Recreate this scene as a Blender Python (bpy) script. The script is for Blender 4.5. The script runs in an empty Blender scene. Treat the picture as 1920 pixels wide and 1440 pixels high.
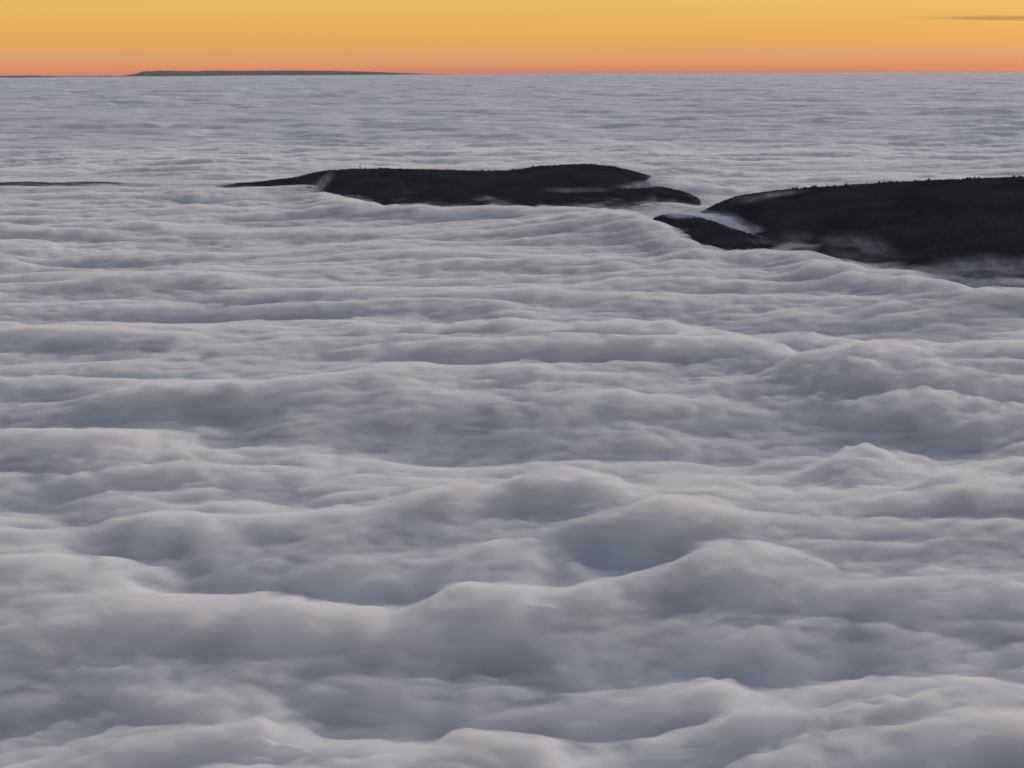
import bpy, math, random
import numpy as np
from mathutils import Vector, Matrix

# ------------------------------------------------------------------ camera, world, sun, exposure
S = bpy.context.scene
COL = S.collection
CAM_H = 500.0
HFOV = math.radians(40.0)
PITCH = math.radians(13.12)
ROLL = math.radians(-0.27)
R_EARTH = 6371000.0

cam_d = bpy.data.cameras.new('camera')
cam_d.sensor_fit = 'HORIZONTAL'
cam_d.angle = HFOV
cam_d.clip_start = 1.0
cam_d.clip_end = 400000.0
cam = bpy.data.objects.new('camera', cam_d)
COL.objects.link(cam)
cam.matrix_world = (Matrix.Translation((0, 0, CAM_H)) @ Matrix.Rotation(math.pi/2 - PITCH, 4, 'X')
                    @ Matrix.Rotation(ROLL, 4, 'Z'))
S.camera = cam

SUN_AZ = math.radians(42)      # clockwise from the view direction (+Y)
SUN_EL = math.radians(2.0)
W = bpy.data.worlds.new('World')
S.world = W
W.use_nodes = True
nt = W.node_tree
for n in list(nt.nodes):
    nt.nodes.remove(n)
N = nt.nodes.new
out = N('ShaderNodeOutputWorld')
bg = N('ShaderNodeBackground')
sky = N('ShaderNodeTexSky')
sky.sky_type = 'NISHITA'
sky.sun_disc = False
sky.sun_elevation = SUN_EL
sky.sun_rotation = SUN_AZ
sky.altitude = 900
sky.air_density = 1.0
sky.dust_density = 2.5
sky.ozone_density = 2.0
tc = N('ShaderNodeTexCoord')
sep = N('ShaderNodeSeparateXYZ')
nt.links.new(tc.outputs['Generated'], sep.inputs[0])
# the real horizon lies below eye level (we stand high above the cloud deck): carry the sky down to it
addz = N('ShaderNodeMath'); addz.operation = 'ADD'; addz.inputs[1].default_value = 0.018
nt.links.new(sep.outputs['Z'], addz.inputs[0])
mx = N('ShaderNodeMath'); mx.operation = 'MAXIMUM'; mx.inputs[1].default_value = 0.002
nt.links.new(addz.outputs[0], mx.inputs[0])
comb = N('ShaderNodeCombineXYZ')
nt.links.new(sep.outputs['X'], comb.inputs[0]); nt.links.new(sep.outputs['Y'], comb.inputs[1])
nt.links.new(mx.outputs[0], comb.inputs[2])
nt.links.new(comb.outputs[0], sky.inputs['Vector'])
# dusk colouring by height above the horizon
ramp = N('ShaderNodeValToRGB')
mr = N('ShaderNodeMapRange'); mr.inputs['From Min'].default_value = 0.0; mr.inputs['From Max'].default_value = 1.0
mr.clamp = True
sq = N('ShaderNodeMath'); sq.operation = 'POWER'; sq.inputs[1].default_value = 0.5
nt.links.new(mx.outputs[0], mr.inputs['Value']); nt.links.new(mr.outputs[0], sq.inputs[0])
nt.links.new(sq.outputs[0], ramp.inputs[0])
RAMP = [  # (elevation sine, linear rgb)
    (0.003, (0.50, 0.14, 0.09)),
    (0.0065, (0.64, 0.20, 0.12)),
    (0.0105, (0.86, 0.27, 0.06)),
    (0.0145, (0.92, 0.32, 0.05)),
    (0.019, (0.88, 0.36, 0.085)),
    (0.034, (0.86, 0.42, 0.11)),
    (0.060, (0.85, 0.56, 0.11)),
    (0.12, (0.78, 0.60, 0.36)),
    (0.25, (0.42, 0.40, 0.39)),
    (0.50, (0.150, 0.185, 0.262)),
    (1.00, (0.086, 0.117, 0.192)),
]
cr = ramp.color_ramp
cr.interpolation = 'B_SPLINE'
while len(cr.elements) > 1:
    cr.elements.remove(cr.elements[-1])
cr.elements[0].position = math.sqrt(RAMP[0][0]); cr.elements[0].color = RAMP[0][1] + (1,)
for p, c in RAMP[1:]:
    e = cr.elements.new(math.sqrt(p)); e.color = c + (1,)
# mix: the physical sky at 0.1 for its fall-off with azimuth, the ramp for the colours
sk = N('ShaderNodeMix'); sk.data_type = 'RGBA'; sk.blend_type = 'MIX'
sc1 = N('ShaderNodeVectorMath'); sc1.operation = 'SCALE'; sc1.inputs['Scale'].default_value = 10.0
nt.links.new(ramp.outputs[0], sc1.inputs[0])
sk.inputs['Factor'].default_value = 0.86
nt.links.new(sky.outputs[0], sk.inputs['A']); nt.links.new(sc1.outputs[0], sk.inputs['B'])
nt.links.new(sk.outputs['Result'], bg.inputs['Color'])
bg.inputs['Strength'].default_value = 0.106
nt.links.new(bg.outputs[0], out.inputs[0])
W.cycles.sampling_method = 'AUTOMATIC'

sun_d = bpy.data.lights.new('sun', 'SUN')
sun_d.energy = 2.45
sun_d.angle = math.radians(24)
sun_d.color = (1.0, 0.90, 0.82)
sun = bpy.data.objects.new('sun', sun_d)
COL.objects.link(sun)
SUN_LAMP_EL = math.radians(14)
sd = Vector((math.sin(SUN_AZ)*math.cos(SUN_LAMP_EL), math.cos(SUN_AZ)*math.cos(SUN_LAMP_EL), math.sin(SUN_LAMP_EL)))
sun.rotation_euler = sd.to_track_quat('Z', 'Y').to_euler()
sun.location = (0, 0, 900)

S.view_settings.view_transform = 'Standard'
S.view_settings.look = 'None'
S.view_settings.gamma = 1.0
S.view_settings.use_curve_mapping = False
S.view_settings.exposure = 0.0
S.render.engine = 'CYCLES'
S.cycles.use_denoising = True
S.cycles.volume_bounces = 5
S.cycles.volume_step_rate = 0.6
S.cycles.max_bounces = 12
S.cycles.diffuse_bounces = 4
S.cycles.transparent_max_bounces = 16

# ------------------------------------------------------------------ helpers
RNG = np.random.default_rng(11)
PERM = RNG.permutation(4096)
GANG = RNG.uniform(0, 2*math.pi, 4096)
GX, GY = np.cos(GANG), np.sin(GANG)

def noise(x, y, seed=0):
    """2-D gradient noise, about -1..1"""
    xi = np.floor(x).astype(np.int64); yi = np.floor(y).astype(np.int64)
    xf = x - xi; yf = y - yi
    u = xf*xf*xf*(xf*(xf*6-15)+10); v = yf*yf*yf*(yf*(yf*6-15)+10)
    def g(ix, iy, dx, dy):
        h = PERM[(PERM[(ix + seed*57) & 4095] + iy) & 4095]
        return GX[h]*dx + GY[h]*dy
    a = g(xi, yi, xf, yf); b = g(xi+1, yi, xf-1, yf)
    c = g(xi, yi+1, xf, yf-1); d = g(xi+1, yi+1, xf-1, yf-1)
    return 1.45*((a + u*(b-a)) + v*((c + u*(d-c)) - (a + u*(b-a))))

def puff(x, y, seed, soft=0.05):
    """rounded tops with creased hollows between them"""
    n = noise(x, y, seed)
    return np.sqrt(n*n + soft*soft) * 1.6 - 0.55

def smooth(e0, e1, x):
    t = np.clip((x-e0)/(e1-e0), 0, 1)
    return t*t*(3-2*t)

CM = np.array([list(r) for r in cam.matrix_world])[:3, :3]
F_PX = 960/math.tan(HFOV/2)
def direction(u, v):
    d = CM @ np.array([(u-960)/F_PX, -(v-720)/F_PX, -1.0])
    return d
def sight(u, v, dist):
    """world point seen at photo pixel (u, v), dist metres away along the ground"""
    d = direction(u, v); s = dist/math.hypot(d[0], d[1])
    return np.array([d[0]*s, d[1]*s, CAM_H + d[2]*s])
def on_deck(u, v, z=0.0):
    """where the line of sight meets the cloud deck"""
    d = direction(u, v)
    s = (z-CAM_H)/d[2]
    return np.array([d[0]*s, d[1]*s])

def mesh_obj(name, verts, faces, mat, parent=None, smooth_=True, link=True):
    me = bpy.data.meshes.new(name)
    verts = np.asarray(verts, dtype=np.float32)
    faces = np.asarray(faces, dtype=np.int32)
    k = faces.shape[1]
    me.vertices.add(len(verts)); me.vertices.foreach_set('co', verts.ravel())
    me.loops.add(faces.size); me.loops.foreach_set('vertex_index', faces.ravel())
    me.polygons.add(len(faces)); me.polygons.foreach_set('loop_start', np.arange(len(faces), dtype=np.int32)*k)
    me.update(calc_edges=True)
    me.polygons.foreach_set('use_smooth', np.full(len(faces), smooth_, dtype=bool))
    if mat: me.materials.append(mat)
    o = bpy.data.objects.new(name, me)
    if link: COL.objects.link(o)
    if parent: o.parent = parent
    return o

def tag(o, label=None, cat=None, group=None, kind=None):
    if label: o['label'] = label
    if cat: o['category'] = cat
    if group: o['group'] = group
    if kind: o['kind'] = kind
    return o

def grid_faces(nr, nc):
    i = np.arange((nr-1)*nc).reshape(nr-1, nc)[:, :-1].ravel()
    return np.stack([i, i+1, i+nc+1, i+nc], 1)

def diffuse_mat(name, color, rough=1.0, noise_scale=None, color2=None):
    m = bpy.data.materials.new(name); m.use_nodes = True
    t = m.node_tree; b = t.nodes['Principled BSDF']
    b.inputs['Roughness'].default_value = rough
    b.inputs['Specular IOR Level'].default_value = 0.1
    b.inputs['Base Color'].default_value = (*color, 1)
    if noise_scale:
        g = t.nodes.new('ShaderNodeNewGeometry')
        nz = t.nodes.new('ShaderNodeTexNoise'); nz.inputs['Scale'].default_value = noise_scale
        nz.inputs['Detail'].default_value = 5
        t.links.new(g.outputs['Position'], nz.inputs['Vector'])
        mm = t.nodes.new('ShaderNodeMix'); mm.data_type = 'RGBA'
        mm.inputs['A'].default_value = (*color, 1); mm.inputs['B'].default_value = (*color2, 1)
        r = t.nodes.new('ShaderNodeMapRange'); r.inputs['From Min'].default_value = 0.35; r.inputs['From Max'].default_value = 0.65
        t.links.new(nz.outputs['Fac'], r.inputs['Value'])
        t.links.new(r.outputs[0], mm.inputs['Factor'])
        t.links.new(mm.outputs['Result'], b.inputs['Base Color'])
    return m

def volume_mat(name, color, density, aniso=0.0, noise_scale=None, lo=0.45, hi=0.7, stretch=(1, 1, 1), warp=0.0, step=1.0, ramp_z=None, detail=4):
    m = bpy.data.materials.new(name); m.use_nodes = True
    t = m.node_tree
    for n in list(t.nodes): t.nodes.remove(n)
    o = t.nodes.new('ShaderNodeOutputMaterial')
    v = t.nodes.new('ShaderNodeVolumePrincipled')
    v.inputs['Color'].default_value = (*color, 1)
    v.inputs['Density'].default_value = density
    v.inputs['Anisotropy'].default_value = aniso
    t.links.new(v.outputs[0], o.inputs['Volume'])
    if noise_scale:
        g = t.nodes.new('ShaderNodeTexCoord')
        mp = t.nodes.new('ShaderNodeMapping'); mp.inputs['Scale'].default_value = stretch
        t.links.new(g.outputs['Object'], mp.inputs['Vector'])
        nz = t.nodes.new('ShaderNodeTexNoise'); nz.inputs['Scale'].default_value = noise_scale
        nz.inputs['Detail'].default_value = detail; nz.inputs['Distortion'].default_value = warp
        t.links.new(mp.outputs[0], nz.inputs['Vector'])
        r = t.nodes.new('ShaderNodeMapRange'); r.inputs['From Min'].default_value = lo; r.inputs['From Max'].default_value = hi
        r.interpolation_type = 'SMOOTHSTEP'
        t.links.new(nz.outputs['Fac'], r.inputs['Value'])
        # fade out towards the bounding ellipsoid (unit sphere in object space)
        ln = t.nodes.new('ShaderNodeVectorMath'); ln.operation = 'LENGTH'
        t.links.new(g.outputs['Object'], ln.inputs[0])
        fr = t.nodes.new('ShaderNodeMapRange'); fr.inputs['From Min'].default_value = 0.05; fr.inputs['From Max'].default_value = 1.0
        fr.inputs['To Min'].default_value = 1.0; fr.inputs['To Max'].default_value = 0.0
        fr.interpolation_type = 'SMOOTHSTEP'
        t.links.new(ln.outputs['Value'], fr.inputs['Value'])
        mu = t.nodes.new('ShaderNodeMath'); mu.operation = 'MULTIPLY'
        t.links.new(r.outputs[0], mu.inputs[0]); t.links.new(fr.outputs[0], mu.inputs[1])
        m2 = t.nodes.new('ShaderNodeMath'); m2.operation = 'MULTIPLY'; m2.inputs[1].default_value = density
        t.links.new(mu.outputs[0], m2.inputs[0])
        t.links.new(m2.outputs[0], v.inputs['Density'])
        m.cycles.volume_step_rate = step
    return m

# ------------------------------------------------------------------ hills
def hill_curve(knots, key):
    us = np.array([k[0] for k in knots], float)
    return lambda u: np.interp(u, us, np.array([k[key] for k in knots], float))

HILLS = {}
def dist_at(u, v, z):
    p = on_deck(u, v, z); return math.hypot(p[0], p[1])
def make_hill(key, knots, label, back=500, pad=(0, 0), gully=1.0, seed=3, deep=-70, taper=0.006):
    """knots: (photo u of the crest, photo v of the crest, crest height, photo v of its foot)"""
    th, rc, zc, rb = [], [], [], []
    for u, v, z, vb in knots:
        dc = dist_at(u, v, z); p = sight(u, v, dc)
        db = min(dist_at(u, vb+6, 4.0), dc-40)
        th.append(math.atan2(p[0], p[1])); rc.append(dc); zc.append(z); rb.append(db)
    th = np.array(th); rc = np.array(rc, float); zc = np.array(zc); rb = np.array(rb, float)
    # smooth interpolation through the knots
    def interp(a):
        tt = np.linspace(th[0], th[-1], 600)
        aa = np.interp(tt, th, a)
        k = np.hanning(25); k /= k.sum()
        ap = np.concatenate([np.full(12, aa[0]), aa, np.full(12, aa[-1])])
        sm = np.convolve(ap, k, 'valid')
        return lambda q: np.interp(q, tt, sm)
    frc, fzc, frb = interp(rc), interp(zc), interp(rb)
    def height(t, r):
        c, z, b = frc(t), fzc(t), frb(t)
        x, y = r*np.sin(t), r*np.cos(t)
        s = (c - r)/(c - b)                       # 0 at the crest, 1 where it meets the deck
        front = z*(1 - np.clip(s, 0, None)**1.25)
        front = np.where(s > 1, -(b-r)*0.22, front)
        rear = z - (np.clip(r-c, 0, None)/back)**1.4 * (zc.max()-deep)
        h = np.where(r < c, front, rear)
        rn = noise(x/160, y/400, seed)*9 + noise(x/70, y/120, seed+1)*3.2
        w = smooth(0.05, 0.6, s)*np.clip(z/60, 0, 1)
        h = np.where(r < c, front, rear)
        h = h - 70*(1-smooth(0, taper, t-th[0])) - 70*(1-smooth(0, taper, th[-1]-t))
        h = h + gully*rn*w + noise(x/60, y/60, seed+2)*0.8
        return np.maximum(h, deep)
    t0, t1 = th[0], th[-1]
    r0 = rb.min()-260; r1 = rc.max()+back
    nt_, nr_ = int((t1-t0)/0.0011)+2, int((r1-r0)/7)+2
    T, Rr = np.meshgrid(np.linspace(t0, t1, nt_), np.linspace(r0, r1, nr_))
    H = height(T, Rr)
    V = np.stack([Rr*np.sin(T), Rr*np.cos(T), H], -1).reshape(-1, 3)
    o = mesh_obj('hill', V, grid_faces(nr_, nt_), M_SOIL)
    tag(o, label, 'hill', kind='structure')
    HILLS[key] = dict(height=height, t0=t0, t1=t1, frc=frc, frb=frb, obj=o, fzc=fzc)
    return o

M_SOIL = diffuse_mat('forest_floor', (0.030, 0.030, 0.022), 1.0, 0.02, (0.045, 0.042, 0.034))
M_LEAF = diffuse_mat('dark_foliage', (0.030, 0.037, 0.052), 0.9, 0.006, (0.066, 0.066, 0.082))
M_BARK = diffuse_mat('bark', (0.06, 0.05, 0.04), 0.95)

make_hill('main', [(-200, 352, 1, 356), (-60, 349, 1, 356), (0, 347, 1, 352), (50, 345, 3.5, 352), (105, 348, 0.5, 352), (165, 345, 4.5, 353), (225, 347, 3.5, 353), (300, 351, 0.5, 354), (350, 352, 2, 355), (400, 351, 8, 358), (470, 347, 18, 361),
                   (555, 337, 34, 362), (598, 326, 50, 363), (650, 322, 60, 377), (720, 321, 64, 389),
                   (850, 324, 62, 390), (905, 326, 58, 390), (960, 325, 60, 390), (1005, 317, 66, 390), (1090, 312, 74, 390),
                   (1130, 314, 72, 384), (1165, 320, 60, 378), (1200, 329, 42, 370), (1235, 339, 20, 360), (1265, 348, 4, 356)],
          'long dark wooded hill carrying the mast, rising out of the clouds', seed=3, back=420)
make_hill('shoulder', [(1040, 384, 2, 388), (1090, 376, 8, 388), (1125, 368, 16, 390), (1150, 361, 22, 391), (1195, 352, 30, 393), (1240, 355, 28, 395),
                       (1285, 365, 20, 396), (1308, 376, 10, 398), (1325, 392, 2, 402)],
          'small dark knoll just below the right end of the long mast hill', seed=7, back=120, gully=0.5)
make_hill('right', [(1296, 412, 1, 414), (1316, 403, 9, 410), (1334, 393, 20, 412), (1354, 383, 36, 416), (1380, 374, 52, 424), (1440, 364, 72, 456), (1500, 359, 86, 474), (1570, 355, 96, 492), (1620, 351, 104, 508),
                    (1750, 344, 120, 526), (1860, 340, 130, 541), (1920, 337, 134, 546), (2060, 330, 140, 560), (2300, 330, 140, 570), (2600, 352, 120, 560)],
          'largest dark wooded hill running out of the frame, fog at its foot', seed=12, back=420, gully=1.3)
make_hill('near', [(1205, 425, 1, 428), (1222, 416, 12, 428), (1240, 409, 22, 436), (1262, 406, 28, 446), (1285, 408, 30, 457), (1310, 413, 30, 467),
                   (1340, 422, 27, 471), (1370, 433, 22, 471), (1400, 443, 16, 470), (1440, 456, 9, 470), (1480, 466, 4, 474), (1520, 474, 1, 482)],
          'smallest dark wooded spur poking out of the clouds in front of the gap', seed=19, back=110, gully=0.4, taper=0.009)

# ------------------------------------------------------------------ the sea of clouds
ROLLS = [  # long banks (+) and hollows (-) of the deck: photo u, v of both ends; height (m); half width (m)
    (860, 672, 1420, 676, 20, 45), (960, 632, 1230, 645, 18, 30), (1390, 655, 1520, 680, -26, 50), (1380, 610, 1780, 645, -22, 85),
    (1500, 695, 1900, 730, 22, 90), (840, 830, 1300, 840, -36, 80), (1450, 805, 1800, 825, -34, 95), (1000, 905, 1500, 895, -14, 60),
    (850, 985, 1010, 965, 30, 42), (1010, 965, 1290, 1040, 30, 42), (1090, 1115, 1250, 1095, -30, 34), (1000, 1110, 1130, 1110, 16, 22),
    (1150, 1140, 1420, 1120, 18, 38), (560, 1185, 1000, 1185, 20, 42), (880, 1265, 1420, 1265, -26, 42), (680, 1375, 1100, 1380, -28, 36),
    (170, 1085, 380, 1065, -22, 40), (330, 1055, 760, 1010, 26, 42), (300, 1125, 740, 1160, -26, 30), (0, 1130, 140, 1120, 20, 32),
    (0, 1055, 150, 1015, -18, 40), (-50, 1430, 250, 1400, -28, 30), (60, 1275, 480, 1215, 16, 34), (0, 605, 360, 595, -24, 65),
    (0, 645, 330, 650, 16, 50), (0, 795, 380, 805, -28, 80), (400, 845, 860, 855, -20, 70), (200, 758, 700, 752, 20, 55),
    (360, 595, 620, 590, -20, 60), (1420, 1140, 1900, 1160, 22, 48), (1500, 1295, 1700, 1275, -24, 30), (1420, 1345, 1900, 1335, 18, 34),
    (1060, 436, 1150, 440, 30, 120), (380, 374, 570, 366, 36, 105),
    (1215, 352, 1330, 366, 40, 120), (1235, 394, 1330, 402, 22, 60), (1290, 408, 1365, 424, 17, 55), (1375, 428, 1425, 446, 8, 40),
    (-60, 362, 380, 362, 17, 80),
]
ROLLW = []
for u0, v0, u1, v1, h, w in ROLLS:
    p, q = on_deck(u0, v0), on_deck(u1, v1)
    if v0 > 550: h *= 0.78 if v0 > 900 else 1.0
    if h < 0: h *= 1.15
    ROLLW.append((p, q, h, w))

FRONTS = [  # puffy banks lapping up in front of the hills: photo u, v of their tops
    [(590, 360), (650, 376), (700, 387), (850, 389), (1000, 388), (1130, 388)],
    [(1150, 408), (1210, 424), (1245, 436), (1275, 450), (1305, 464), (1340, 469), (1430, 467), (1500, 471), (1570, 490), (1622, 507), (1668, 503), (1720, 519),
     (1800, 535), (1920, 546), (2060, 558), (2300, 566)],
]
FRONTW = [[on_deck(u, v + 5*(u > 1500), 31.0) for u, v in f] for f in FRONTS]

def deck(x, y, want_calm=False):
    d = np.sqrt(x*x + y*y)
    wx = x + 120*noise(x/520, y/420, 21) + 30*noise(x/120, y/100, 22)
    wy = y + 75*noise(x/520, y/400, 23) + 20*noise(x/130, y/90, 24)
    # broad swell, long across the view
    h = 25*noise(wx/1000, wy/360, 1) + 10*noise(x/3800, y/2600, 2)
    rot = 0.16
    rx, ry = wx*math.cos(rot) + wy*math.sin(rot), -wx*math.sin(rot) + wy*math.cos(rot)
    act = 0.75 + 1.1*noise(x/1000, y/560, 30)
    act = np.clip(act, 0.15, 1.7)
    lx1, lx2 = 560.0, 270.0
    a1 = puff(rx/lx1, ry/155, 3, 0.16)
    a2 = puff(rx/lx2+7, ry/80, 4, 0.14)
    a3 = puff(wx/100, wy/42, 5, 0.12)
    a4 = puff(wx/34, wy/21, 6, 0.10)
    near = 1 - smooth(5200, 14000, d)
    far = smooth(4500, 12000, d)
    h = h + (25+2*far)*(0.45+0.55*act)*a1 + (14-7*far)*act*a2
    h = h + act*near*(8.5*a3*(0.6+0.5*a2)) + near*act*4.4*a4*(1 - smooth(2500, 5000, d))
    # far off: long parallel rolls
    h = h + far*1.3*(26*noise(wx/2600, wy/560, 9) + 20*noise(x/6000, y/1700, 10) + 26*noise(x/15000, y/5200, 13) + 13*noise(wx/1100, wy/300, 14))
    # the deck lies flatter where it laps against the hills
    t = np.arctan2(x, y)
    calm = np.zeros_like(d)
    for H in HILLS.values():
        inside = smooth(H['t0']-0.02, H['t0']+0.02, t)*(1-smooth(H['t1']-0.02, H['t1']+0.02, t))
        rb, rc = H['frb'](t), H['frc'](t)
        dd = np.where(d < rb, rb-d, np.clip(d-rc-300, 0, None))
        calm = np.maximum(calm, inside*np.exp(-(dd/220)**2))
    h = h*(1-0.8*calm)
    if want_calm: return calm
    jx, jy = 0.6*(wx-x) + 22*noise(x/150, y/150, 61), 0.5*(wy-y) + 18*noise(x/120, y/110, 62)
    for p, q, fh, w in ROLLW:
        ex, ey = q[0]-p[0], q[1]-p[1]
        k = np.clip(((x+jx-p[0])*ex + (y+jy-p[1])*ey)/(ex*ex+ey*ey), 0, 1)
        dd2 = (x+jx-p[0]-k*ex)**2 + (y+jy-p[1]-k*ey)**2
        h = h + 0.9*fh*np.exp(-0.5*dd2/(0.7*w*w))
    kx, ky = 16*noise(x/95, y/95, 71) + 10*noise(x/38, y/38, 73), 20*noise(x/110, y/90, 72) + 12*noise(x/38, y/38, 74)
    for f in FRONTW:
        best = np.full_like(d, 1e9)
        for p, q in zip(f[:-1], f[1:]):
            ex, ey = q[0]-p[0], q[1]-p[1]
            k = np.clip(((x+kx-p[0])*ex + (y+ky-p[1])*ey)/(ex*ex+ey*ey), 0, 1)
            best = np.minimum(best, (x+kx-p[0]-k*ex)**2 + (y+ky-p[1]-k*ey)**2)
        h = h + 25*(1+0.35*noise(x/130, y/130, 75)+0.3*noise(x/48, y/48, 76))*np.exp(-0.5*best/52.0**2)
    h = 50*np.tanh(h/50)
    return h - 2.0 - 6*calm

def polar_grid(dt, ratio, r0, r1, half, extra=()):
    tc_ = np.arange(-0.42, 0.42, dt)
    if half > 0.42:
        side = np.linspace(0.42, half, 60)
        tc_ = np.concatenate([-side[::-1], tc_[1:], side])
    rr = r0*ratio**np.arange(int(math.log(r1/r0)/math.log(ratio)))
    if r0 > 200: rr = np.concatenate([np.linspace(150, r0, 40)[:-1], rr])
    rr = np.concatenate([rr, np.array(extra, float)])
    return np.meshgrid(tc_, rr)

def cloud_body():
    T, Rr = polar_grid(0.0017, 1.0031, 620.0, 92000, 0.95, (96000, 104000, 115000))
    X, Y = Rr*np.sin(T), Rr*np.cos(T)
    Z = deck(X, Y) - Rr*Rr/(2*R_EARTH)
    return mesh_obj('clouds', np.stack([X, Y, Z], -1).reshape(-1, 3), grid_faces(*Z.shape), M_CLOUD)

def cloud_veil(parent):
    """the soft outer metres of the cloud: a closed body of thin cloud lying on the dense one"""
    T, Rr = polar_grid(0.0026, 1.006, 620.0, 9000, 0.8)
    X, Y = Rr*np.sin(T), Rr*np.cos(T)
    lift = VEIL_LIFT*(1 + 0.22*noise(X/120, Y/80, 41)) * (1-smooth(5500, 8900, Rr)) + 1.0
    Z = deck(X, Y) + lift - Rr*Rr/(2*R_EARTH)
    V = np.stack([X, Y, Z], -1).reshape(-1, 3)
    nR, nC = Z.shape
    F = grid_faces(nR, nC)
    ring = np.concatenate([np.arange(nC), np.arange(1, nR)*nC + nC-1, (nR-1)*nC + np.arange(nC-2, -1, -1), np.arange(nR-2, 0, -1)*nC])
    base = len(V)
    low = V[ring].copy(); low[:, 2] = -160
    V = np.concatenate([V, low, [[0, 4000, -160]]])
    m = len(ring); k = np.arange(m); kn = (k+1) % m
    side = np.stack([ring[kn], ring[k], base+k, base+kn], 1)
    Ft = np.concatenate([F[:, [0, 1, 2]], F[:, [0, 2, 3]], side[:, [0, 1, 2]], side[:, [0, 2, 3]],
                         np.stack([base+k, np.full(m, base+m), base+kn], 1)])
    return mesh_obj('mist', V, Ft, M_VEIL, parent)

def veil_mat():
    m = bpy.data.materials.new('cloud_veil'); m.use_nodes = True
    t = m.node_tree
    for n in list(t.nodes): t.nodes.remove(n)
    o = t.nodes.new('ShaderNodeOutputMaterial')
    v = t.nodes.new('ShaderNodeVolumePrincipled')
    v.inputs['Color'].default_value = (0.98, 0.98, 0.985, 1)
    t.links.new(v.outputs[0], o.inputs['Volume'])
    g = t.nodes.new('ShaderNodeTexCoord')
    mp = t.nodes.new('ShaderNodeMapping'); mp.inputs['Scale'].default_value = (1/48, 1/26, 1/15)
    t.links.new(g.outputs['Object'], mp.inputs['Vector'])
    nz = t.nodes.new('ShaderNodeTexNoise'); nz.inputs['Scale'].default_value = 1.0
    nz.inputs['Detail'].default_value = 3.5; nz.inputs['Distortion'].default_value = 0.4
    t.links.new(mp.outputs[0], nz.inputs['Vector'])
    r = t.nodes.new('ShaderNodeMapRange'); r.inputs['From Min'].default_value = 0.42; r.inputs['From Max'].default_value = 0.64
    r.inputs['To Min'].default_value = VEIL_D0; r.inputs['To Max'].default_value = VEIL_D1
    t.links.new(nz.outputs['Fac'], r.inputs['Value'])
    t.links.new(r.outputs[0], v.inputs['Density'])
    m.cycles.volume_step_rate = 0.01
    return m

VEIL_LIFT = 18.0
VEIL_D0, VEIL_D1 = 0.006, 0.125
M_CLOUD = diffuse_mat('cloud_body', (0.90, 0.90, 0.91), 1.0)
M_VEIL = veil_mat()
def foot_mist(parent):
    T, Rr = np.meshgrid(np.arange(-0.44, 0.62, 0.006), np.arange(2500, 6000, 18.0))
    X, Y = Rr*np.sin(T), Rr*np.cos(T)
    calm = deck(X, Y, True)
    edge = smooth(-0.44, -0.40, T)*(1-smooth(0.58, 0.62, T))*smooth(2500, 2700, Rr)*(1-smooth(5700, 5950, Rr))
    top = deck(X, Y) + 2 + 44*smooth(0.05, 0.5, calm)*edge - Rr*Rr/(2*R_EARTH)
    nR, nC = X.shape
    V = np.stack([X, Y, top], -1).reshape(-1, 3)
    n = len(V)
    V = np.concatenate([V, np.stack([X, Y, np.full_like(X, -90)], -1).reshape(-1, 3)])
    F = grid_faces(nR, nC)
    ring = np.concatenate([np.arange(nC), np.arange(1, nR)*nC + nC-1, (nR-1)*nC + np.arange(nC-2, -1, -1), np.arange(nR-2, 0, -1)*nC])
    kn = np.roll(ring, -1)
    side = np.stack([kn, ring, ring+n, kn+n], 1)
    F = np.concatenate([F, F[:, ::-1]+n, side])
    m = bpy.data.materials.new('foot_mist'); m.use_nodes = True
    t = m.node_tree
    for q in list(t.nodes): t.nodes.remove(q)
    o = t.nodes.new('ShaderNodeOutputMaterial'); v = t.nodes.new('ShaderNodeVolumePrincipled')
    v.inputs['Color'].default_value = (0.93, 0.95, 0.985, 1)
    t.links.new(v.outputs[0], o.inputs['Volume'])
    g = t.nodes.new('ShaderNodeTexCoord'); mp = t.nodes.new('ShaderNodeMapping'); mp.inputs['Scale'].default_value = (1/130, 1/90, 1/45)
    t.links.new(g.outputs['Object'], mp.inputs['Vector'])
    nz = t.nodes.new('ShaderNodeTexNoise'); nz.inputs['Scale'].default_value = 1.0; nz.inputs['Detail'].default_value = 4; nz.inputs['Distortion'].default_value = 0.5
    t.links.new(mp.outputs[0], nz.inputs['Vector'])
    sp = t.nodes.new('ShaderNodeSeparateXYZ'); t.links.new(g.outputs['Object'], sp.inputs[0])
    # the mist thins out with height and is torn by the wind
    hz = t.nodes.new('ShaderNodeMapRange'); hz.inputs['From Min'].default_value = -8; hz.inputs['From Max'].default_value = 46
    hz.inputs['To Min'].default_value = 0.30; hz.inputs['To Max'].default_value = -0.42; t.links.new(sp.outputs['Z'], hz.inputs['Value'])
    ad = t.nodes.new('ShaderNodeMath'); ad.operation = 'ADD'; t.links.new(nz.outputs['Fac'], ad.inputs[0]); t.links.new(hz.outputs[0], ad.inputs[1])
    r = t.nodes.new('ShaderNodeMapRange'); r.interpolation_type = 'SMOOTHSTEP'
    r.inputs['From Min'].default_value = 0.40; r.inputs['From Max'].default_value = 0.85; r.inputs['To Max'].default_value = 0.045
    t.links.new(ad.outputs[0], r.inputs['Value']); t.links.new(r.outputs[0], v.inputs['Density'])
    m.cycles.volume_step_rate = 0.04
    return mesh_obj('mist', V, F, m, parent, False)

clouds = cloud_body()
tag(clouds, 'sea of grey white clouds filling the valley up to the horizon', 'clouds', kind='stuff')
tag(cloud_veil(clouds), kind='stuff')
tag(foot_mist(clouds), kind='stuff')

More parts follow.
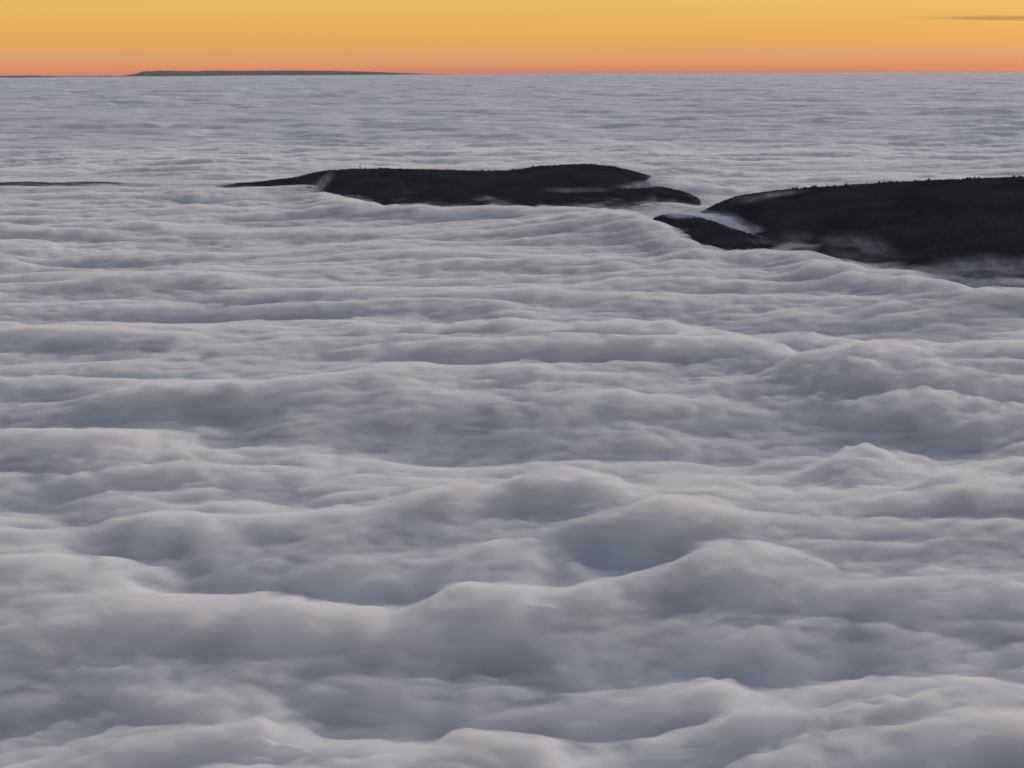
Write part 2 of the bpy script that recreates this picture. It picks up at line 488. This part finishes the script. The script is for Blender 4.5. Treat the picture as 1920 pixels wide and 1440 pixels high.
# ------------------------------------------------------------------ woods on the hills
def tree_group():
    g = bpy.data.node_groups.new('woods', 'GeometryNodeTree')
    g.interface.new_socket('Geometry', in_out='INPUT', socket_type='NodeSocketGeometry')
    g.interface.new_socket('Geometry', in_out='OUTPUT', socket_type='NodeSocketGeometry')
    gi, go = g.nodes.new('NodeGroupInput'), g.nodes.new('NodeGroupOutput')
    ico = g.nodes.new('GeometryNodeMeshIcoSphere'); ico.inputs['Radius'].default_value = 1.0; ico.inputs['Subdivisions'].default_value = 3
    sp = g.nodes.new('GeometryNodeSetPosition')
    nz = g.nodes.new('ShaderNodeTexNoise'); nz.inputs['Scale'].default_value = 2.2; nz.inputs['Detail'].default_value = 3
    vm = g.nodes.new('ShaderNodeVectorMath'); vm.operation = 'SUBTRACT'; vm.inputs[1].default_value = (0.5, 0.5, 0.5)
    vs = g.nodes.new('ShaderNodeVectorMath'); vs.operation = 'SCALE'; vs.inputs['Scale'].default_value = 1.5
    g.links.new(nz.outputs['Color'], vm.inputs[0]); g.links.new(vm.outputs[0], vs.inputs[0])
    g.links.new(ico.outputs['Mesh'], sp.inputs['Geometry']); g.links.new(vs.outputs[0], sp.inputs['Offset'])
    sm = g.nodes.new('GeometryNodeSetMaterial'); sm.inputs['Material'].default_value = M_LEAF
    g.links.new(sp.outputs[0], sm.inputs['Geometry'])
    inst = g.nodes.new('GeometryNodeInstanceOnPoints')
    g.links.new(gi.outputs[0], inst.inputs['Points']); g.links.new(sm.outputs[0], inst.inputs['Instance'])
    rv = g.nodes.new('FunctionNodeRandomValue'); rv.data_type = 'FLOAT_VECTOR'
    rv.inputs[0].default_value = (3.4, 3.4, 3.6); rv.inputs[1].default_value = (6.0, 6.0, 7.0)
    g.links.new(rv.outputs[0], inst.inputs['Scale'])
    rr = g.nodes.new('FunctionNodeRandomValue'); rr.data_type = 'FLOAT_VECTOR'
    rr.inputs[0].default_value = (-0.3, -0.3, 0); rr.inputs[1].default_value = (0.3, 0.3, 6.28)
    g.links.new(rr.outputs[0], inst.inputs['Rotation'])
    g.links.new(inst.outputs[0], go.inputs[0])
    return g
WOODS = tree_group()

def plant_woods(key, label, step=7.5):
    H = HILLS[key]
    rmin, rmax = H['frb'](np.linspace(H['t0'], H['t1'], 50)).min()-40, H['frc'](np.linspace(H['t0'], H['t1'], 50)).max()+60
    pts = []
    r = rmin
    while r < rmax:
        n = int((H['t1']-H['t0'])*r/step)
        t = H['t0'] + (np.arange(n)+RNG.uniform(-.45, .45, n)+0.5)*step/r
        q = r + RNG.uniform(-.45, .45, n)*step
        pts.append(np.stack([t, q], 1)); r += step
    P = np.concatenate(pts)
    P = P[(P[:, 1] < H['frc'](P[:, 0])+55) & (P[:, 1] > H['frb'](P[:, 0])-60)]
    z = H['height'](P[:, 0], P[:, 1])
    P, z = P[z > -18], z[z > -18]
    V = np.stack([P[:, 1]*np.sin(P[:, 0]), P[:, 1]*np.cos(P[:, 0]), z+5.0], 1).astype(np.float32)
    me = bpy.data.meshes.new('woods'); me.vertices.add(len(V)); me.vertices.foreach_set('co', V.ravel()); me.update()
    me.materials.append(M_LEAF)
    o = bpy.data.objects.new('woods', me); COL.objects.link(o)
    md = o.modifiers.new('trees', 'NODES'); md.node_group = WOODS
    tag(o, label, 'woods', kind='stuff')
    return o
plant_woods('main', 'dark bare woodland covering the long hill with the mast')
plant_woods('shoulder', 'dark woodland covering the small knoll below the long hill')
plant_woods('right', 'dark woodland covering the largest hill at the frame edge')
plant_woods('near', 'dark woodland covering the smallest spur in front of the gap')

# ------------------------------------------------------------------ far range beyond the cloud horizon
def far_range():
    kn = [(-80, 146), (0, 142.4), (50, 141.4), (110, 143), (225, 142.5), (250, 139.5), (268, 134), (300, 132.3), (340, 133), (365, 133.4), (400, 132.2), (450, 132.6), (500, 132.2),
          (560, 132.4), (600, 132.6), (660, 133.6), (700, 134.6), (760, 137.0), (800, 138.5), (880, 140)]
    D = 99000
    us = np.arange(-80, 880, 1.5)
    vs = np.interp(us, [k[0] for k in kn], [k[1] for k in kn])
    vs = vs + 0.35*noise(us/14, us*0, 51) + 0.2*noise(us/5, us*0, 52)
    rows = []
    for j, (dd, f) in enumerate([(-5000, 1.0), (-3000, 0.62), (-1200, 0.22), (0, 0.0), (2500, 0.3), (6000, 1.0)]):
        row = []
        for u, v in zip(us, vs):
            p = sight(u, v, D); b = sight(u, v, D+dd)
            zz = p[2] - f*700 + 60*noise(np.array([u/9.]), np.array([j*1.3]), 53)[0]*(0 < f < 1)
            row.append((b[0], b[1], max(zz, -1400)))
        rows.append(row)
    V = np.array(rows).reshape(-1, 3)
    o = mesh_obj('distant_mountains', V, grid_faces(6, len(us)), diffuse_mat('far_slopes', (0.05, 0.06, 0.065), 1.0, 0.0005, (0.08, 0.09, 0.10)))
    tag(o, 'thin blue mountain range on the horizon beyond the clouds', 'mountain range', kind='structure')
far_range()

# ------------------------------------------------------------------ mast on the long hill
def box_frame(V, F, x0, x1, y0, y1, z0, z1):
    b = len(V)
    V += [(x, y, z) for z in (z0, z1) for y in (y0, y1) for x in (x0, x1)]
    F += [(b, b+2, b+3, b+1), (b+4, b+5, b+7, b+6), (b, b+1, b+5, b+4), (b+2, b+6, b+7, b+3), (b, b+4, b+6, b+2), (b+1, b+3, b+7, b+5)]
def bar(V, F, a, c, r):
    a, c = Vector(a), Vector(c); d = (c-a).normalized()
    s = d.cross(Vector((0.3, 0.9, 0.2))).normalized()*r; t = d.cross(s).normalized()*r
    b = len(V)
    for q in (a, c):
        V += [tuple(q+s+t), tuple(q-s+t), tuple(q-s-t), tuple(q+s-t)]
    F += [(b, b+3, b+2, b+1), (b+4, b+5, b+6, b+7)] + [(b+i, b+(i+1) % 4, b+4+(i+1) % 4, b+4+i) for i in range(4)]

def mast():
    M_ST = diffuse_mat('mast_steel', (0.09, 0.09, 0.10), 0.6)
    M_WH = diffuse_mat('mast_white', (0.6, 0.6, 0.6), 0.6)
    d0 = direction(675, 311); t = math.atan2(d0[0], d0[1])
    r = float(HILLS['main']['frc'](t)); top = sight(675, 309, r)
    gz = float(HILLS['main']['height'](np.array([t]), np.array([r]))[0])
    root = bpy.data.objects.new('radio_mast', None); COL.objects.link(root)
    root.location = (top[0], top[1], gz)
    tag(root, 'thin radio mast standing on the crest of the long hill', 'mast')
    h = top[2]-gz
    V, F = [], []
    w = lambda z: 2.1 - 1.2*z/h
    n = 12
    for i in range(n):
        z0, z1 = h*i/n, h*(i+1)/n
        for k in range(4):
            q = [(1, 1), (-1, 1), (-1, -1), (1, -1)]
            a, b = q[k], q[(k+1) % 4]
            bar(V, F, (a[0]*w(z0), a[1]*w(z0), z0), (a[0]*w(z1), a[1]*w(z1), z1), 0.34)
            bar(V, F, (a[0]*w(z0), a[1]*w(z0), z0), (b[0]*w(z1), b[1]*w(z1), z1), 0.2)
            bar(V, F, (a[0]*w(z1), a[1]*w(z1), z1), (b[0]*w(z1), b[1]*w(z1), z1), 0.2)
    mesh_obj('lattice', V, F, M_ST, root, False)
    V, F = [], []
    bar(V, F, (0, 0, h-0.5), (0, 0, h+6), 0.4)
    mesh_obj('antenna', V, F, M_WH, root, False)
    for zz, ang in ((h*0.86, 0.4), (h*0.72, 2.6)):
        V, F = [], []
        ring = 10; cx, cy = 1.5*math.cos(ang), 1.5*math.sin(ang)
        for d, r in ((0, 0.2), (0.5, 0.9)):
            for k in range(ring):
                a = 2*math.pi*k/ring
                V.append((cx+math.cos(ang)*d - math.sin(ang)*r*math.cos(a), cy+math.sin(ang)*d + math.cos(ang)*r*math.cos(a), zz+r*math.sin(a)))
        for k in range(ring):
            F.append((k, (k+1) % ring, ring+(k+1) % ring, ring+k))
        mesh_obj('dish', V, F, M_WH, root)
mast()

# ------------------------------------------------------------------ trees that stand proud on the skylines
def tree_proto(seed):
    rg = random.Random(seed)
    root = bpy.data.objects.new('tree', None)
    V, F = [], []
    prev = None
    for i, (z, r) in enumerate([(-2, .45), (2, .35), (5, .26), (8.5, .12)]):
        for k in range(6):
            a = k*math.pi/3; V.append((r*math.cos(a)+0.15*i*math.sin(seed), r*math.sin(a), z))
        if i:
            b = (i-1)*6
            F += [(b+k, b+(k+1) % 6, b+6+(k+1) % 6, b+6+k) for k in range(6)]
    for k in range(5):
        a = rg.uniform(0, 6.28); z = rg.uniform(3, 6)
        bar(V, F, (0, 0, z), (2.4*math.cos(a), 2.4*math.sin(a), z+rg.uniform(1.5, 3)), 0.09)
    tr = mesh_obj('trunk', V, F, M_BARK, root, link=False)
    # crown: leaf clumps spread through a lumpy volume
    V, F = [], []
    for k in range(170):
        u, v = rg.uniform(-1, 1), rg.uniform(0, 6.28); rad = rg.uniform(0.35, 1)**0.5
        s = math.sqrt(1-u*u)
        lump = 1 + 0.25*math.sin(3*v+seed) * s
        c = Vector((3.6*rad*s*math.cos(v)*lump, 3.6*rad*s*math.sin(v)*lump, 7.0+4.0*rad*u))
        n = Vector((rg.uniform(-1, 1), rg.uniform(-1, 1), rg.uniform(-1, 1))).normalized()
        a = n.orthogonal().normalized()*rg.uniform(0.5, 1.0); b2 = n.cross(a).normalized()*rg.uniform(0.5, 1.0)
        b = len(V); V += [tuple(c+a), tuple(c+b2), tuple(c-a), tuple(c-b2)]; F.append((b, b+1, b+2, b+3))
    cw = mesh_obj('crown', V, F, M_LEAF, root, link=False)
    return root, tr, cw
PROTOS = [tree_proto(s) for s in (1, 2, 3, 4)]
def skyline_trees(key, u_from, u_to, n, label, group):
    H = HILLS[key]
    for i in range(n):
        u = u_from + (u_to-u_from)*random.Random(i*7+n).random()
        d = direction(u, 340); t = math.atan2(d[0], d[1])
        r = float(H['frc'](t)) + random.Random(i*3+n).uniform(-8, 6)
        z = float(H['height'](np.array([t]), np.array([r]))[0])
        if z < 15: continue
        src = PROTOS[(i*5+n) % 4]
        root = src[0].copy(); COL.objects.link(root)
        s = random.Random(i+n*13).uniform(0.85, 1.3)
        root.location = (r*math.sin(t), r*math.cos(t), z); root.scale = (s, s, s*random.Random(i*11).uniform(0.9, 1.2)); root.rotation_euler = (0, 0, i*1.7)
        for part in src[1:]:
            c = part.copy(); COL.objects.link(c); c.parent = root
        tag(root, label, 'tree', group)
skyline_trees('main', 600, 1190, 120, 'dark tree on the skyline of the long hill with the mast', 'trees along the skyline of the long hill')
skyline_trees('right', 1480, 1920, 100, 'dark tree on the skyline of the largest hill', 'trees along the skyline of the largest hill')

# ------------------------------------------------------------------ wisps of fog around the hills
def wisp(u, v, dist, size, density, turn=0, tilt=0, noise_scale=1.6, lo=0.42, hi=0.72, label=None, name='fog', cell=70.0, color=(0.74, 0.83, 0.98)):
    p = sight(u, v, dist)
    import bmesh
    bm = bmesh.new(); bmesh.ops.create_icosphere(bm, subdivisions=3, radius=1.0)
    me = bpy.data.meshes.new(name); bm.to_mesh(me); bm.free()
    me.materials.append(volume_mat('wisp', color, density, 0.0, noise_scale, lo, hi, (size[0]/(1.45*cell), size[1]/cell, size[2]/(0.5*cell)), 1.2, 0.7, detail=6))
    o = bpy.data.objects.new(name, me); COL.objects.link(o)
    o.location = p; o.scale = size; o.rotation_euler = (0, tilt, turn)
    tag(o, label, 'fog', kind='stuff')
    return o
def first_hit(u, v):
    """distance at which the line of sight meets a hillside or the deck"""
    d = direction(u, v); t = math.atan2(d[0], d[1]); g = math.hypot(d[0], d[1])
    D = np.arange(2500, 6500, 6.0); z = CAM_H + d[2]/g*D
    hit = z < 0
    for H in HILLS.values():
        if H['t0'] < t < H['t1']:
            hit |= H['height'](np.full_like(D, t), D) + 6 > z
    i = np.argmax(hit)
    return float(D[i]) if hit.any() else 5200.0
WISPS = [
 # u, v, half width and half height in photo pixels, turn, density
 (1190, 351, 62, 8, -0.20, .034, 'thin fog streak between the long hill and the knoll'),
 (1262, 350, 75, 11, 0.13, .045, 'bright fog sheet sweeping over the top of the knoll'),
 (1322, 368, 50, 20, 0.45, .045, 'thick fog pouring down the saddle between the two big hills'),
 (1222, 384, 15, 14, 0.0, .014, 'small upright fog puff in front of the knoll'),
 (1256, 391, 26, 14, 0.0, .022, 'round pale fog puff below the knoll'),
 (1180, 394, 95, 8, 0.03, .018, 'low fog along the foot of the knoll'),
 (1312, 400, 45, 10, 0.30, .014, 'faint fog in the dip right of the knoll'),
 (1290, 405, 70, 10, 0.25, .045, 'pale fog bank behind the top of the smallest spur'),
 (1362, 424, 62, 14, 0.36, .045, 'pale fog bank sliding down behind the smallest spur'),
 (1372, 418, 26, 14, 0.50, .030, 'curling fog head standing behind the smallest spur'),
 (1412, 437, 58, 13, 0.40, .034, 'thin fog tail behind the lower end of the smallest spur'),
 (1432, 371, 52, 8, -0.10, .007, 'thin veil of fog under the left crest of the largest hill'),
 (1472, 364, 42, 5, -0.08, .012, 'narrow fog streak on the crest of the largest hill'),
 (1502, 448, 32, 13, 0.20, .006, 'faint fog puff just right of the smallest spur'),
 (1590, 455, 46, 17, 0.15, .006, 'faint bluish fog puff on the lower slope of the largest hill'),
 (1644, 468, 40, 20, 0.40, .008, 'brighter bluish fog curl on the lower slope of the largest hill'),
 (1620, 482, 75, 10, 0.10, .004, 'flat fog film below the bluish curls'),
 (1788, 502, 42, 16, 0.0, .012, 'leftmost of the grey fog puffs at the foot of the largest hill'),
 (1848, 500, 44, 19, 0.0, .014, 'middle grey fog puff at the foot of the largest hill'),
 (1915, 506, 50, 20, 0.0, .014, 'grey fog puff at the foot of the largest hill by the frame edge'),
 (1865, 534, 140, 20, 0.08, .020, 'dense grey fog bank joining the puffs to the cloud sea'),
 (1080, 357, 55, 5, 0.0, .010, 'faint fog streak across the slope of the long hill'),
 (590, 360, 40, 10, -0.80, .018, 'slanting fog streak crossing the left end of the long hill'),
 (100, 349, 130, 9, 0.0, .010, 'fog veiling the lowest left stretch of the long hill'),
 (270, 352, 150, 8, 0.0, .009, 'patchy fog over the low part of the long hill'),
 (420, 358, 80, 7, 0.0, .007, 'thin fog over the low shoulder of the long hill'),
]
for u, v, hu, hv, ti, de, lb in WISPS:
    D = first_hit(u, v); k = D*1.03/F_PX
    depth = 45
    wisp(u, v, D-50, (hu*k*1.5, depth, hv*k*1.6), de*1.1, tilt=ti, label=lb, cell=60.0, lo=0.34, hi=0.68)

# ------------------------------------------------------------------ thin dark streak of cloud high above the horizon
wisp(1900, 34, 60000, (5200, 1500, 130), 0.0009, tilt=0.01, noise_scale=1.2, lo=0.25, hi=0.6, label='thin dark cloud streak in the yellow sky', name='cloud_streak', cell=1500.0, color=(0.75, 0.42, 0.28))

# ------------------------------------------------------------------ haze
def haze():
    x, y0, y1, z0, z1 = 125000, -3000, 112000, -1510, 800
    V = [(a, b, c) for c in (z0, z1) for b in (y0, y1) for a in (-x, x)]
    F = [(0, 2, 3, 1), (4, 5, 7, 6), (0, 1, 5, 4), (2, 6, 7, 3), (0, 4, 6, 2), (1, 3, 7, 5)]
    o = mesh_obj('haze', V, F, volume_mat('haze', (0.70, 0.78, 0.95), 2.3e-6), None, False)
    tag(o, 'thin evening haze over the clouds', 'haze', kind='stuff')
haze()
